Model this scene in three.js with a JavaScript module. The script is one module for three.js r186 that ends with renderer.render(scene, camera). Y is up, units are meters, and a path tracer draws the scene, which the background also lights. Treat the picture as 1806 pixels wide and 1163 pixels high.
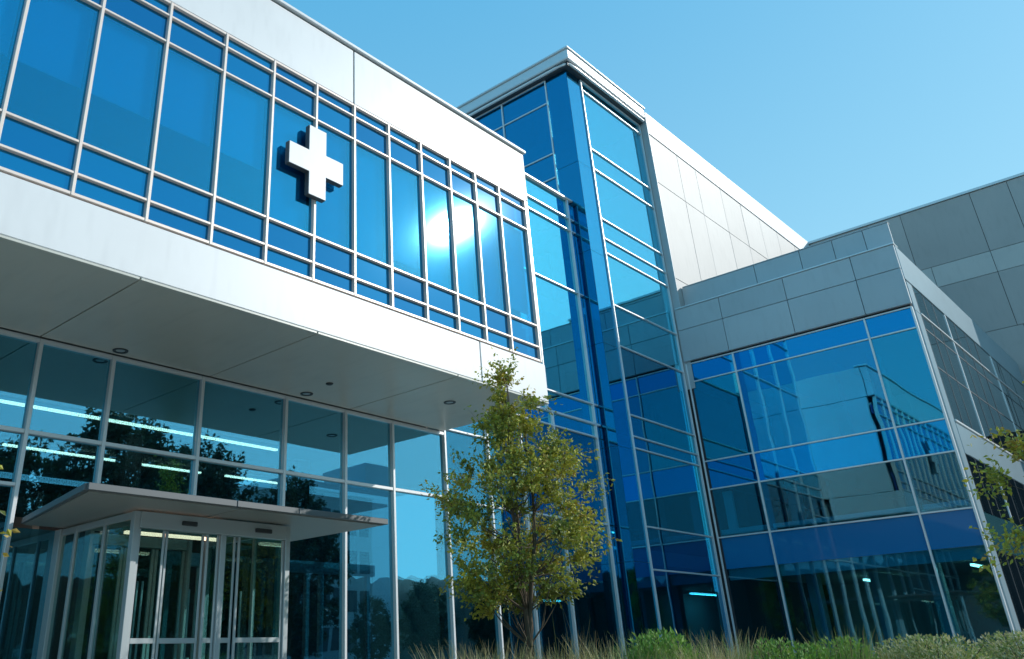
import * as THREE from 'three';
import { mergeGeometries } from 'three/addons/utils/BufferGeometryUtils.js';
import { RectAreaLightUniformsLib } from 'three/addons/lights/RectAreaLightUniformsLib.js';

// ------------------------------------------------------------------ camera, sky, sun, exposure
const scene = new THREE.Scene();
const camera = new THREE.PerspectiveCamera(42.59, 1806 / 1163, 0.05, 900);
camera.setViewOffset(1806, 1163, 179.5, 145.65, 1806, 1163);          // a cropped photograph: the lens axis is off centre
camera.matrixAutoUpdate = true;
{
  const m = new THREE.Matrix4().makeBasis(
    new THREE.Vector3(0.69032331, -0.03055064, 0.72285572),
    new THREE.Vector3(-0.29928554, 0.89755995, 0.32375038),
    new THREE.Vector3(-0.65869712, -0.43983269, 0.61046319));
  camera.quaternion.setFromRotationMatrix(m);
  camera.position.set(0, 1, 0);
}
const SUN = new THREE.Vector3(0.686, 0.459, 0.565).normalize();
{
  const W = 1024, H = 512, d = new Float32Array(W * H * 4);
  for (let j = 0; j < H; j++) for (let i = 0; i < W; i++) {
    const el = ((j + 0.5) / H - 0.5) * Math.PI, az = ((i + 0.5) / W - 0.5) * 2 * Math.PI;
    const x = Math.cos(el) * Math.cos(az), y = Math.sin(el), z = Math.cos(el) * Math.sin(az);
    const g = Math.acos(Math.min(1, Math.max(-1, x * SUN.x + y * SUN.y + z * SUN.z))) * 57.3;
    const t = Math.pow(1 - Math.max(0, y), 1.9);
    const aur = 0.46 * Math.exp(-g / 33) + 0.5 * Math.exp(-g / 7);
    const k = (j * W + i) * 4;
    let r = 0.018 + 0.50 * t + aur * 0.85, gg = 0.345 + 0.57 * t + aur, b = 0.69 + 0.36 * t + aur * 0.97;
    if (y < 0) { r = 0.17; gg = 0.18; b = 0.17; }
    d[k] = r; d[k + 1] = gg; d[k + 2] = b; d[k + 3] = 1;
  }
  const sky = new THREE.DataTexture(d, W, H, THREE.RGBAFormat, THREE.FloatType);
  sky.mapping = THREE.EquirectangularReflectionMapping; sky.magFilter = THREE.LinearFilter; sky.needsUpdate = true;
  scene.background = sky; scene.environment = sky;
}
const sun = new THREE.DirectionalLight(new THREE.Color(1, 0.965, 0.91), 3.7);
sun.position.copy(SUN).multiplyScalar(120).add(new THREE.Vector3(15, 0, -8));
sun.target.position.set(15, 5, -8); sun.target.position.set(15, 0, -8);
sun.castShadow = true; sun.shadow.mapSize.set(4096, 4096);
Object.assign(sun.shadow.camera, { left: -60, right: 60, top: 60, bottom: -60, near: 1, far: 300 });
scene.add(sun, sun.target);
const renderer = new THREE.WebGLRenderer();
renderer.toneMapping = THREE.LinearToneMapping;
renderer.toneMappingExposure = 1.0;
renderer.shadowMap.enabled = true;
RectAreaLightUniformsLib.init();

// ------------------------------------------------------------------ helpers
let seed = 12345;
function rnd() { seed = (seed + 0x6D2B79F5) | 0; let t = Math.imul(seed ^ (seed >>> 15), 1 | seed); t = (t + Math.imul(t ^ (t >>> 7), 61 | t)) ^ t; return ((t ^ (t >>> 14)) >>> 0) / 4294967296; }
const rr = (a, b) => a + (b - a) * rnd();
const V = (x, y, z) => new THREE.Vector3(x, y, z);
const taken = {};
function numbered(n) { const k = taken[n] = (taken[n] ?? -1) + 1; return k ? `${n}_${String(k).padStart(3, '0')}` : n; }
function tag(o, label, category, group, kind) { o.userData.label = label; if (category) o.userData.category = category; if (group) o.userData.group = group; if (kind) o.userData.kind = kind; return o; }
function thing(name, label, category, [x, y, z], group) { const g = new THREE.Group(); g.name = numbered(name); g.position.set(x, y, z); scene.add(g); return tag(g, label, category, group); }
function struct(name, geo, mat, label) { const m = new THREE.Mesh(geo, mat); m.name = numbered(name); m.userData.kind = 'structure'; if (label) m.userData.label = label; m.castShadow = m.receiveShadow = true; scene.add(m); return m; }

// a box with chamfered edges, uv in metres measured from the world origin
function boxGeo(w, h, d, c = 0, o = [0, 0, 0]) {
  const pos = [], a = [w / 2, h / 2, d / 2];
  c = Math.min(c, a[0] * 0.45, a[1] * 0.45, a[2] * 0.45);
  const push = (...p) => {                              // convex polygon, wound outwards
    const e1 = V(...p[1]).sub(V(...p[0])), e2 = V(...p[2]).sub(V(...p[0])), n = e1.cross(e2), m = V(0, 0, 0); p.forEach((q) => m.add(V(...q)));
    if (n.dot(m) < 0) p.reverse();
    for (let i = 2; i < p.length; i++) pos.push(...p[0], ...p[i - 1], ...p[i]);
  };
  for (let k = 0; k < 3; k++) for (const s of [-1, 1]) {
    const u = (k + 1) % 3, v = (k + 2) % 3;
    push(...[[-1, -1], [1, -1], [1, 1], [-1, 1]].map(([p, q]) => { const r = [0, 0, 0]; r[k] = s * a[k]; r[u] = p * (a[u] - c); r[v] = q * (a[v] - c); return r; }));
    if (c) for (const s2 of [-1, 1]) {                  // edge between faces k and u
      const e = (fk, t) => { const r = [0, 0, 0]; r[k] = s * (fk ? a[k] : a[k] - c); r[u] = s2 * (fk ? a[u] - c : a[u]); r[v] = t * (a[v] - c); return r; };
      push(e(1, -1), e(1, 1), e(0, 1), e(0, -1));
    }
  }
  if (c) for (const sx of [-1, 1]) for (const sy of [-1, 1]) for (const sz of [-1, 1]) push([sx * a[0], sy * (a[1] - c), sz * (a[2] - c)], [sx * (a[0] - c), sy * a[1], sz * (a[2] - c)], [sx * (a[0] - c), sy * (a[1] - c), sz * a[2]]);
  const g = new THREE.BufferGeometry(); g.setAttribute('position', new THREE.Float32BufferAttribute(pos, 3)); g.computeVertexNormals();
  const n = g.attributes.normal, uv = [];
  for (let i = 0; i < pos.length / 3; i++) {
    const x = pos[i * 3] + o[0], y = pos[i * 3 + 1] + o[1], z = pos[i * 3 + 2] + o[2], ax = Math.abs(n.getX(i)), ay = Math.abs(n.getY(i)), az = Math.abs(n.getZ(i));
    if (az >= ax && az >= ay) uv.push(x, y); else if (ax >= ay) uv.push(z, y); else uv.push(x, z);
  }
  g.setAttribute('uv', new THREE.Float32BufferAttribute(uv, 2));
  return g;
}
function add(parent, name, geo, mat, p, label) {
  const m = new THREE.Mesh(geo, mat); m.name = name; m.castShadow = m.receiveShadow = true;
  if (p) m.position.copy(p);
  if (label) m.userData.label = label;
  parent.add(m); return m;
}
// world-space box as a part of a thing
function part(parent, name, [x0, x1, y0, y1, z0, z1], mat, c = 0, label) {
  const cx = (x0 + x1) / 2, cy = (y0 + y1) / 2, cz = (z0 + z1) / 2, base = V(0, 0, 0);
  for (let o = parent; o && o !== scene; o = o.parent) base.add(o.position);
  return add(parent, name, boxGeo(Math.abs(x1 - x0), Math.abs(y1 - y0), Math.abs(z1 - z0), c, [cx, cy, cz]), mat, V(cx, cy, cz).sub(base), label);
}
// tapered tube along points
function tube(pts, rads, sides = 5) {
  const pos = [], idx = [], N = pts.length, up = V(0.3, 0.1, 0.95).normalize();
  for (let i = 0; i < N; i++) {
    const t = pts[Math.min(N - 1, i + 1)].clone().sub(pts[Math.max(0, i - 1)]).normalize();
    const a = t.clone().cross(up).normalize(), b = t.clone().cross(a);
    for (let k = 0; k < sides; k++) { const f = k / sides * 2 * Math.PI, q = pts[i].clone().addScaledVector(a, Math.cos(f) * rads[i]).addScaledVector(b, Math.sin(f) * rads[i]); pos.push(q.x, q.y, q.z); }
  }
  for (let i = 0; i < N - 1; i++) for (let k = 0; k < sides; k++) { const a = i * sides + k, b = i * sides + (k + 1) % sides; idx.push(a, b, a + sides, b, b + sides, a + sides); }
  const g = new THREE.BufferGeometry(); g.setAttribute('position', new THREE.Float32BufferAttribute(pos, 3)); g.setIndex(idx); g.computeVertexNormals(); return g;
}
const hash = (x, y, s) => { let h = Math.imul(x, 374761393) + Math.imul(y, 668265263) + Math.imul(s, 1274126177); h = Math.imul(h ^ (h >>> 13), 1274126177); return ((h ^ (h >>> 16)) >>> 0) / 4294967296; };
function tileNoise(u, v, f, s) { const x = u * f, y = v * f, x0 = Math.floor(x), y0 = Math.floor(y), a = x - x0, b = y - y0, sm = (t) => t * t * (3 - 2 * t), m = (q) => ((q % f) + f) % f; const A = hash(m(x0), m(y0), s), B = hash(m(x0 + 1), m(y0), s), C = hash(m(x0), m(y0 + 1), s), D = hash(m(x0 + 1), m(y0 + 1), s); return A + (B - A) * sm(a) + (C - A) * sm(b) + (A - B - C + D) * sm(a) * sm(b); }
function noiseTex(n, fn, metres, srgb = false) {
  const d = new Uint8Array(n * n * 4);
  for (let j = 0; j < n; j++) for (let i = 0; i < n; i++) { const c = fn(i / n, j / n), k = (j * n + i) * 4; for (let q = 0; q < 3; q++) d[k + q] = Math.max(0, Math.min(255, (Array.isArray(c) ? c[q] : c) * 255)); d[k + 3] = 255; }
  const t = new THREE.DataTexture(d, n, n); t.wrapS = t.wrapT = THREE.RepeatWrapping; t.magFilter = THREE.LinearFilter; t.repeat.set(1 / metres, 1 / metres); if (srgb) t.colorSpace = THREE.SRGBColorSpace; t.needsUpdate = true; return t;
}
const fbm = (u, v, f, s, o = 4) => { let a = 0, w = 0.5, t = 0; for (let k = 0; k < o; k++) { a += w * tileNoise(u, v, f << k, s + k); t += w; w *= 0.5; } return a / t; };

// ------------------------------------------------------------------ materials
const wave = noiseTex(256, (u, v) => fbm(u, v, 3, 7, 2), 3.1);
const panelTone = noiseTex(512, (u, v) => { const s = fbm(u, v, 4, 11, 5), st = fbm(u, v * 0.25, 32, 31, 2); return 0.9 + 0.1 * s - 0.035 * Math.max(0, st - 0.55) * 4; }, 4.3);
const panelDent = noiseTex(256, (u, v) => fbm(u, v, 2, 3, 3), 5.7);
const std = (r, g, b, rough, metal = 0, more = {}) => { const m = new THREE.MeshStandardMaterial({ roughness: rough, metalness: metal, ...more }); m.color.setRGB(r, g, b); return m; };
const phys = (r, g, b, more) => { const m = new THREE.MeshPhysicalMaterial(more); m.color.setRGB(r, g, b); return m; };
const M = {
  white: std(0.72, 0.725, 0.73, 0.42, 0, { map: panelTone, bumpMap: panelDent, bumpScale: 0.006 }),
  soffit: std(0.62, 0.60, 0.53, 0.3, 0, { map: panelTone, bumpMap: panelDent, bumpScale: 0.008 }),
  stone: [0, 1, 2].map((k) => std(0.43 + 0.02 * k, 0.41 + 0.019 * k, 0.39 + 0.018 * k, 0.55, 0, { map: panelTone, bumpMap: panelDent, bumpScale: 0.004 })),
  metalGrey: [0, 1, 2].map((k) => std(0.48 + 0.02 * k, 0.52 + 0.02 * k, 0.54 + 0.02 * k, 0.4, 0.05, { map: panelTone, bumpMap: panelDent, bumpScale: 0.004 })),
  canopyMetal: std(0.13, 0.14, 0.145, 0.4, 0.3), canopyUnder: std(0.28, 0.275, 0.25, 0.4), sideMetal: std(0.32, 0.43, 0.48, 0.3, 0.3, { map: panelTone }), innerFrame: std(0.62, 0.68, 0.66, 0.4), farLight: std(0.56, 0.55, 0.52, 0.55, 0, { map: panelTone }), joint: std(0.03, 0.03, 0.035, 0.8),
  warmFrame: std(0.80, 0.66, 0.58, 0.38, 0.1),
  silver: std(0.74, 0.74, 0.74, 0.32, 0.3),
  doorFrame: std(0.48, 0.52, 0.53, 0.35, 0.35),
  darkFrame: std(0.05, 0.055, 0.06, 0.45, 0.3),
  cornice: std(0.68, 0.71, 0.72, 0.3, 0.35),
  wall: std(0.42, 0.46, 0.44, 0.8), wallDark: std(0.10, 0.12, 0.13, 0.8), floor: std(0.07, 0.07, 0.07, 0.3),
  blind: std(0.82, 0.86, 0.88, 0.9), ceiling: std(0.32, 0.34, 0.34, 0.85), slab: std(0.4, 0.44, 0.43, 0.8), bluePanel: std(0.03, 0.13, 0.46, 0.5), spandrelBlue: phys(0.003, 0.15, 0.36, { roughness: 0.25, specularIntensity: 0.4, clearcoat: 0.35, clearcoatRoughness: 0.03, bumpMap: wave, bumpScale: 0.0016 }), spandrelTeal: phys(0.03, 0.11, 0.13, { roughness: 0.12, clearcoat: 0.6, clearcoatRoughness: 0.04 }), band: std(0.70, 0.78, 0.74, 0.7),
  wood: std(0.24, 0.15, 0.08, 0.5), fabric: std(0.06, 0.09, 0.14, 0.9),
};
// coated glass: a fine mirror-dot coating covers a share of the pane, the rest is clear tinted glass
const dots = {};
function coating(share) { return dots[share] ??= (() => { const n = 64, order = [...Array(n * n).keys()]; for (let i = order.length - 1; i > 0; i--) { const j = Math.floor(hash(i, 3, 91) * (i + 1)); [order[i], order[j]] = [order[j], order[i]]; } const on = new Uint8Array(n * n); order.slice(0, Math.round(share * n * n)).forEach((q) => { on[q] = 1; }); const t = noiseTex(n, (u, v) => on[Math.round(v * n) * n + Math.round(u * n)] ? 1 : 0, 0.12); t.magFilter = THREE.NearestFilter; t.minFilter = THREE.NearestFilter; return t; })(); }
const coated = (r, g, b, share, rough = 0.015, bump = 0.001, coat = 0) => phys(r, g, b, { metalness: 1, metalnessMap: coating(share), roughness: rough, transmission: 1, thickness: 0, ior: 1.5, bumpMap: wave, bumpScale: bump, clearcoat: coat, clearcoatRoughness: 0.05 });
const glass = (r, g, b, metal, rough = 0.03, bump = 0.0010, coat = 0.25) => phys(r, g, b, { metalness: metal, roughness: rough, transmission: 1, thickness: 0, ior: 1.45, bumpMap: wave, bumpScale: bump, clearcoat: coat, clearcoatRoughness: 0.06 });
const G = {
  upper: [0, 1, 2].map((k) => coated(0.006, 0.39 + 0.035 * k, 0.68 + 0.035 * k, 0.55, 0.036, 0.0008, 0.4)),
  upperSpandrel: [0, 1, 2].map((k) => glass(0.003, 0.235 + 0.025 * k, 0.49 + 0.03 * k, 0.85, 0.036, 0.0008, 0.4)),
  lobby: coated(0.15, 0.52, 0.70, 0.6, 0.012, 0.0012),
  link: coated(0.06, 0.42, 0.62, 0.45, 0.012, 0.0012),
  door: coated(0.34, 0.60, 0.60, 0.16, 0.012, 0.0008),
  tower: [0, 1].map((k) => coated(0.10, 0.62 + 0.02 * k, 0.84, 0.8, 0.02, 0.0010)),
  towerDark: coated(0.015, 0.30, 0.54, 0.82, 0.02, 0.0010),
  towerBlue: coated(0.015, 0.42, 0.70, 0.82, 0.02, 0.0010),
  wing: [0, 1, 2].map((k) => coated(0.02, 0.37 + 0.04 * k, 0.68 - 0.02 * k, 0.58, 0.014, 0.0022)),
  wingClear: coated(0.08, 0.46, 0.62, 0.2, 0.012, 0.0016),
  wingSpandrel: coated(0.008, 0.25, 0.54, 0.9, 0.02, 0.0022),
  side: coated(0.38, 0.58, 0.64, 0.76, 0.02, 0.002),
};
const clearGlass = phys(1, 1, 1, { roughness: 0.01, transmission: 1, thickness: 0, ior: 1.3 });
const pick = (a) => (Array.isArray(a) ? a[Math.floor(rnd() * a.length)] : a);
// one pane of glass, set a hair out of true as glaziers leave it; axis is the one it faces along
function pane(parent, [x0, x1, y0, y1, z0, z1], mat, tilt = 0.0016) {
  const p = part(parent, 'pane', [x0, x1, y0, y1, z0, z1], pick(mat)), out = x1 - x0 < 0.1 && z1 - z0 > 0.1 ? 0 : 5;      // coating on the outer face, clear glass behind
  p.material = [p.material, clearGlass];
  for (let f = 0; f < 6; f++) p.geometry.addGroup(f * 6, 6, f === out ? 0 : 1);
  p.rotation.set(z1 - z0 < 0.1 ? rr(-tilt, tilt) : 0, rr(-tilt, tilt), x1 - x0 < 0.1 ? rr(-tilt, tilt) : 0);
  return p;
}

// ------------------------------------------------------------------ ground and far land
const asphaltTex = noiseTex(512, (u, v) => 0.75 + 0.25 * fbm(u, v, 8, 41, 5), 3);
struct('ground', (() => { const g = new THREE.PlaneGeometry(700, 700, 1, 1); g.rotateX(-Math.PI / 2); const uv = g.attributes.uv; for (let i = 0; i < uv.count; i++) uv.setXY(i, uv.getX(i) * 700, uv.getY(i) * 700); return g; })(), std(0.42, 0.40, 0.355, 0.9, 0, { map: asphaltTex, bumpMap: asphaltTex, bumpScale: 0.004 }), 'pale concrete forecourt around the building');
{
  const N = 720, R = 6, pos = [], idx = [];
  for (let i = 0; i <= N; i++) for (let k = 0; k <= R; k++) {
    const a = i / N * 2 * Math.PI, u = i / N, q = k / R;
    const h = (1 - 0.72 * Math.exp(-Math.pow(Math.atan2(Math.sin(a), Math.cos(a)) / 0.5, 2))) * (10 + 12 * fbm(u, 0.3, 5, 77, 4) + 3.5 * hash(i % N, k, 5) + 3 * fbm(u, 0.7, 60, 12, 2)) * Math.sin(q * Math.PI * 0.5) - 0.2, r = 150 + q * 60;
    pos.push(Math.cos(a) * r, h, Math.sin(a) * r);
    if (i < N && k < R) { const o = i * (R + 1) + k; idx.push(o, o + 1, o + R + 1, o + 1, o + R + 2, o + R + 1); }
  }
  const g = new THREE.BufferGeometry(); g.setAttribute('position', new THREE.Float32BufferAttribute(pos, 3)); g.setIndex(idx); g.computeVertexNormals();
  struct('hills', g, std(0.02, 0.028, 0.015, 1), 'low wooded hills around the site');
}

// ------------------------------------------------------------------ entrance wing: overhanging glazed storey over a glazed lobby
{
  const w = thing('entrance_wing', 'white hospital wing with overhanging blue glass storey above the recessed lobby', 'building', [5, 0, -16]);
  const ZF = -10, ZE = -13.1, XL = -6, XR = 15;
  // white cladding, panel by panel
  for (const [a, b] of [[XL, 2.9], [2.92, 9.3], [9.32, XR]]) part(w, 'parapet_panel', [a, b, 10.84, 12.14, ZF - 0.28, ZF], M.white, 0.012);
  part(w, 'coping', [XL, XR + 0.05, 12.17, 12.25, ZF - 0.5, ZF + 0.06], M.white, 0.012);
  part(w, 'parapet_backing', [XL, XR - 0.02, 10.8, 12.17, ZF - 0.3, ZF - 0.02], M.joint);
  for (const [a, b] of [[XL, 2.6], [2.62, 12.74], [12.76, XR]]) part(w, 'fascia_panel', [a, b, 5.9, 6.74, ZF - 0.3, ZF], M.white, 0.012);
  part(w, 'fascia_backing', [XL, XR - 0.02, 5.92, 6.73, ZF - 0.32, ZF - 0.02], M.joint);
  for (const [a, b] of [[XL, 1.9], [1.925, 5.26], [5.285, 8.48], [8.505, 12.0], [12.025, XR]]) part(w, 'soffit_panel', [a, b, 5.86, 5.895, ZE + 0.06, ZF - 0.002], M.soffit, 0.004);
  part(w, 'soffit_backing', [XL, XR - 0.03, 5.9, 5.95, ZE, ZF - 0.33], M.joint);
  part(w, 'end_panel', [XR - 0.25, XR - 0.001, 5.9, 6.74, ZE + 0.2, ZF - 0.31], M.white, 0.01);
  part(w, 'end_panel', [XR - 0.25, XR - 0.001, 10.84, 12.14, -22, ZF - 0.31], M.white, 0.01);
  part(w, 'end_panel', [XR - 0.25, XR - 0.001, 6.76, 10.82, -22, ZF - 0.35], M.white, 0.01);
  part(w, 'roof', [XL, XR - 0.3, 11.5, 11.7, -22, ZF - 0.35], M.slab);
  // curtain wall of the upper storey
  const ms = [-5.1, -4.1, -3.1, -2.1, -1.05, 0, 1.02, 2.04, 3.08, 4.14, 5.25, 6.34, 7.37, 8.37, 9.33, 10.27, 11.22, 12.14, 13.0, 13.86, 14.86];
  const rows = [6.79, 7.11, 7.61, 10.02, 10.55, 10.81];
  for (const x of ms) part(w, 'mullion', [x - 0.025, x + 0.025, 6.76, 10.83, ZF - 0.14, ZF + 0.012], M.warmFrame, 0.006);
  rows.forEach((y, i) => { const t = i === 0 || i === 5 ? 0.024 : 0.02; for (let k = 0; k < ms.length - 1; k++) part(w, 'transom', [ms[k] + 0.026, ms[k + 1] - 0.026, y - t, y + t, ZF - 0.12, ZF + 0.004], M.warmFrame, 0.005); });
  for (let k = 0; k < ms.length - 1; k++) for (let j = 0; j < 5; j++) pane(w, [ms[k] + 0.022, ms[k + 1] - 0.022, rows[j] + 0.016, rows[j + 1] - 0.016, ZF - 0.076, ZF - 0.06], j === 2 ? G.upper : G.upperSpandrel);
  for (let k = 5; k < 20; k++) part(w, 'roller_blind', [ms[k] + 0.06, ms[k + 1] - 0.06, k < 12 ? 8.58 + (k === 11 ? -0.02 : 0) : [7.66, 7.7, 7.64, 7.9][k % 4], 10.0, ZF - 0.18, ZF - 0.165], M.blind);
  // rooms behind
  part(w, 'floor_slab', [XL, XR - 0.3, 5.96, 6.7, -22, ZF - 0.4], M.slab);
  part(w, 'ceiling', [XL, XR - 0.3, 10.5, 10.6, -22, ZF - 0.22], M.ceiling);
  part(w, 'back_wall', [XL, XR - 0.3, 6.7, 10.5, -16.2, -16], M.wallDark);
  part(w, 'shadow_box', [XL, XR - 0.3, 6.7, 7.55, ZF - 0.3, ZF - 0.22], M.bluePanel);
  part(w, 'shadow_box', [XL, XR - 0.3, 10.1, 10.5, ZF - 0.3, ZF - 0.22], M.bluePanel);
  // lobby glazing under the overhang
  const lm = [-5, -3.3, -1.6, 0.1, 1.8, 3.55, 5.33, 6.6, 8.39, 10.35, 11.95, 13.36, 15.11];
  for (const x of lm) part(w, 'lobby_mullion', [x - 0.032, x + 0.032, 0.05, x < 15 ? 5.85 : 7.1, ZE - 0.16, ZE + 0.02], M.silver, 0.006);
  for (const [y, t] of [[4.35, 0.032], [5.82, 0.035], [0.09, 0.045], [3.55, 0.026]]) for (let k = 0; k < lm.length - 1; k++) {
    if (y === 3.55 && k !== 5 && k !== 4) continue;
    if (y === 0.09 && k >= 6 && k <= 8) continue;
    part(w, 'lobby_transom', [lm[k] + 0.033, lm[k + 1] - 0.033, y - t, y + t, ZE - 0.14, ZE + 0.01], M.silver, 0.005);
  }
  for (let k = 0; k < lm.length - 1; k++) {
    pane(w, [lm[k] + 0.035, lm[k + 1] - 0.035, 4.38, 5.79, ZE - 0.075, ZE - 0.06], G.lobby);
    if (k === 6) { pane(w, [lm[k] + 0.035, 6.06, 0.13, 2.95, ZE - 0.075, ZE - 0.06], G.lobby); pane(w, [lm[k] + 0.035, lm[k + 1] - 0.035, 3.1, 4.32, ZE - 0.075, ZE - 0.06], G.lobby); }
    else if (k === 8) { pane(w, [8.73, lm[k + 1] - 0.035, 0.13, 2.95, ZE - 0.075, ZE - 0.06], G.lobby); pane(w, [lm[k] + 0.035, lm[k + 1] - 0.035, 3.1, 4.32, ZE - 0.075, ZE - 0.06], G.lobby); }
    else if (k === 7) pane(w, [lm[k] + 0.035, lm[k + 1] - 0.035, 3.1, 4.32, ZE - 0.075, ZE - 0.06], G.lobby);
    else if (k === 4 || k === 5) { pane(w, [lm[k] + 0.035, lm[k + 1] - 0.035, 3.57, 4.32, ZE - 0.075, ZE - 0.06], G.lobby); pane(w, [lm[k] + 0.035, lm[k + 1] - 0.035, 0.13, 3.53, ZE - 0.075, ZE - 0.06], G.lobby); }
    else pane(w, [lm[k] + 0.035, lm[k + 1] - 0.035, 0.13, 4.32, ZE - 0.075, ZE - 0.06], G.lobby);
  }
  part(w, 'lobby_floor', [XL, 22.1, 0.004, 0.05, -24, ZE - 0.17], M.floor);
  part(w, 'lobby_ceiling', [XL, 22.1, 5.96, 6.05, -24, -22.02], M.ceiling);
  part(w, 'lobby_ceiling', [XL, XR - 0.3, 5.8, 5.955, -22.0, ZE - 0.18], M.ceiling);
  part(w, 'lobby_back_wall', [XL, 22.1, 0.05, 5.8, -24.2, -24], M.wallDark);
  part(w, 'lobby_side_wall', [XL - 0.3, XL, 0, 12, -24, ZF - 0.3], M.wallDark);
  part(w, 'lobby_screen', [8.2, 8.35, 0.05, 4.6, -23.98, -19], M.wall);
  for (const x of [3.1, 3.9, 4.7, 5.1, 5.6, 9.2, 9.9, 11.4, 12.6, 13.0, 14.4]) part(w, 'screen_post', [x - 0.05, x + 0.05, 0.05, 3.0, -15.1, -15.0], M.innerFrame, 0.006);
  part(w, 'screen_rail', [2.9, 5.9, 2.78, 3.02, -15.12, -14.99], M.innerFrame, 0.006);
  part(w, 'screen_rail', [9.0, 14.6, 2.78, 3.02, -15.12, -14.99], M.innerFrame, 0.006);
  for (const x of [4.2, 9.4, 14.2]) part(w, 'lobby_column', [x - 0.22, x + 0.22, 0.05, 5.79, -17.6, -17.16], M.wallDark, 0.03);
}
// lit strip lights on the lobby ceiling
for (const [x0, x1, z, l, dy = 0] of [[6.6, 8.3, -12.1, 'short strip light inside the entrance vestibule', -2.86], [5.6, 12.8, -16.5, 'long white strip light nearest the lobby glass'], [7.6, 12.9, -19.9, 'long white strip light deeper in the lobby'], [13.6, 15.6, -19.8, 'short white strip light deep in the lobby']]) {
  const t = thing('strip_light', l, 'light', [(x0 + x1) / 2, 5.66 + dy, z], 'strip lights on the lobby ceiling');
  part(t, 'housing', [x0, x1, 5.73 + dy, 5.798 + dy, z - 0.06, z + 0.06], M.white, 0.006);
  const e = std(1, 1, 1, 0.5); e.emissive.setRGB(1, 0.62, 0.42); e.emissiveIntensity = dy ? 2.5 : 8;
  part(t, 'diffuser_lamp', [x0 + 0.02, x1 - 0.02, 5.69 + dy, 5.728 + dy, z - 0.045, z + 0.045], e);
  const a = new THREE.RectAreaLight(new THREE.Color(1, 0.8, 0.62), dy ? 3 : 4, x1 - x0 - 0.05, 0.1); a.position.set((x0 + x1) / 2, 5.685 + dy, z); a.lookAt((x0 + x1) / 2, 0, z); scene.add(a);
}
// recessed downlights
for (const [x, z, l] of [[6.55, -12.82, 'recessed downlight in the soffit above the left end of the canopy'], [10.57, -12.75, 'recessed downlight in the middle of the white soffit'], [13.25, -11.3, 'recessed downlight in the soffit nearest the street tree']]) {
  const t = thing('downlight', l, 'light', [x, 5.855, z], 'recessed downlights in the soffit');
  const ring = new THREE.LatheGeometry([[0.07, 0.004], [0.10, -0.012], [0.125, -0.012], [0.13, 0.0], [0.13, 0.01]].map((p) => new THREE.Vector2(...p)), 20); add(t, 'trim_ring', ring, M.darkFrame);
  const lens = new THREE.LatheGeometry([[0, -0.004], [0.05, -0.006], [0.075, 0.0]].map((p) => new THREE.Vector2(...p)), 16); add(t, 'lens', lens, M.doorFrame);
}
{
  const t = thing('smoke_detector', 'small dark ceiling sensor disc between the soffit downlights', 'sensor', [10.46, 5.858, -11.94]);
  add(t, 'body', new THREE.LatheGeometry([[0, -0.03], [0.04, -0.03], [0.07, -0.015], [0.075, 0.005]].map((p) => new THREE.Vector2(...p)), 16), M.darkFrame);
}
// the cross
{
  const c = thing('cross_sign', 'white raised medical cross mounted on the blue glass facade', 'sign', [8.31, 8.3, -9.99]);
  const s = new THREE.Shape(), a = [[8.12, 9.72], [8.51, 9.72], [8.51, 9.23], [8.92, 9.23], [8.92, 8.78], [8.51, 8.78], [8.51, 8.31], [8.13, 8.31], [8.13, 8.76], [7.68, 8.76], [7.68, 9.19], [8.12, 9.19]];
  a.forEach(([x, y], i) => (i ? s.lineTo(x - 8.31, y - 8.3) : s.moveTo(x - 8.31, y - 8.3)));
  const body = new THREE.ExtrudeGeometry(s, { depth: 0.09, bevelEnabled: true, bevelSize: 0.006, bevelThickness: 0.006, bevelSegments: 1 });
  add(c, 'return', body, std(0.10, 0.10, 0.105, 0.5, 0.2), V(0, 0, 0.0));  // shade on the cross sides is put into this dark colour
  const s2 = new THREE.Shape(); const k = 0.006; a.forEach(([x, y], i) => { const X = x - 8.31, Y = y - 8.3; i ? s2.lineTo(X, Y) : s2.moveTo(X, Y); });
  add(c, 'face', new THREE.ExtrudeGeometry(s2, { depth: 0.012, bevelEnabled: false }), M.white, V(0, 0, 0.1));
  for (const [x, y] of [[-0.02, 0.25], [-0.02, 1.15], [-0.45, 0.68], [0.4, 0.7]]) add(c, 'bracket', boxGeo(0.05, 0.05, 0.06), M.darkFrame, V(x, y, -0.03));
}

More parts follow.
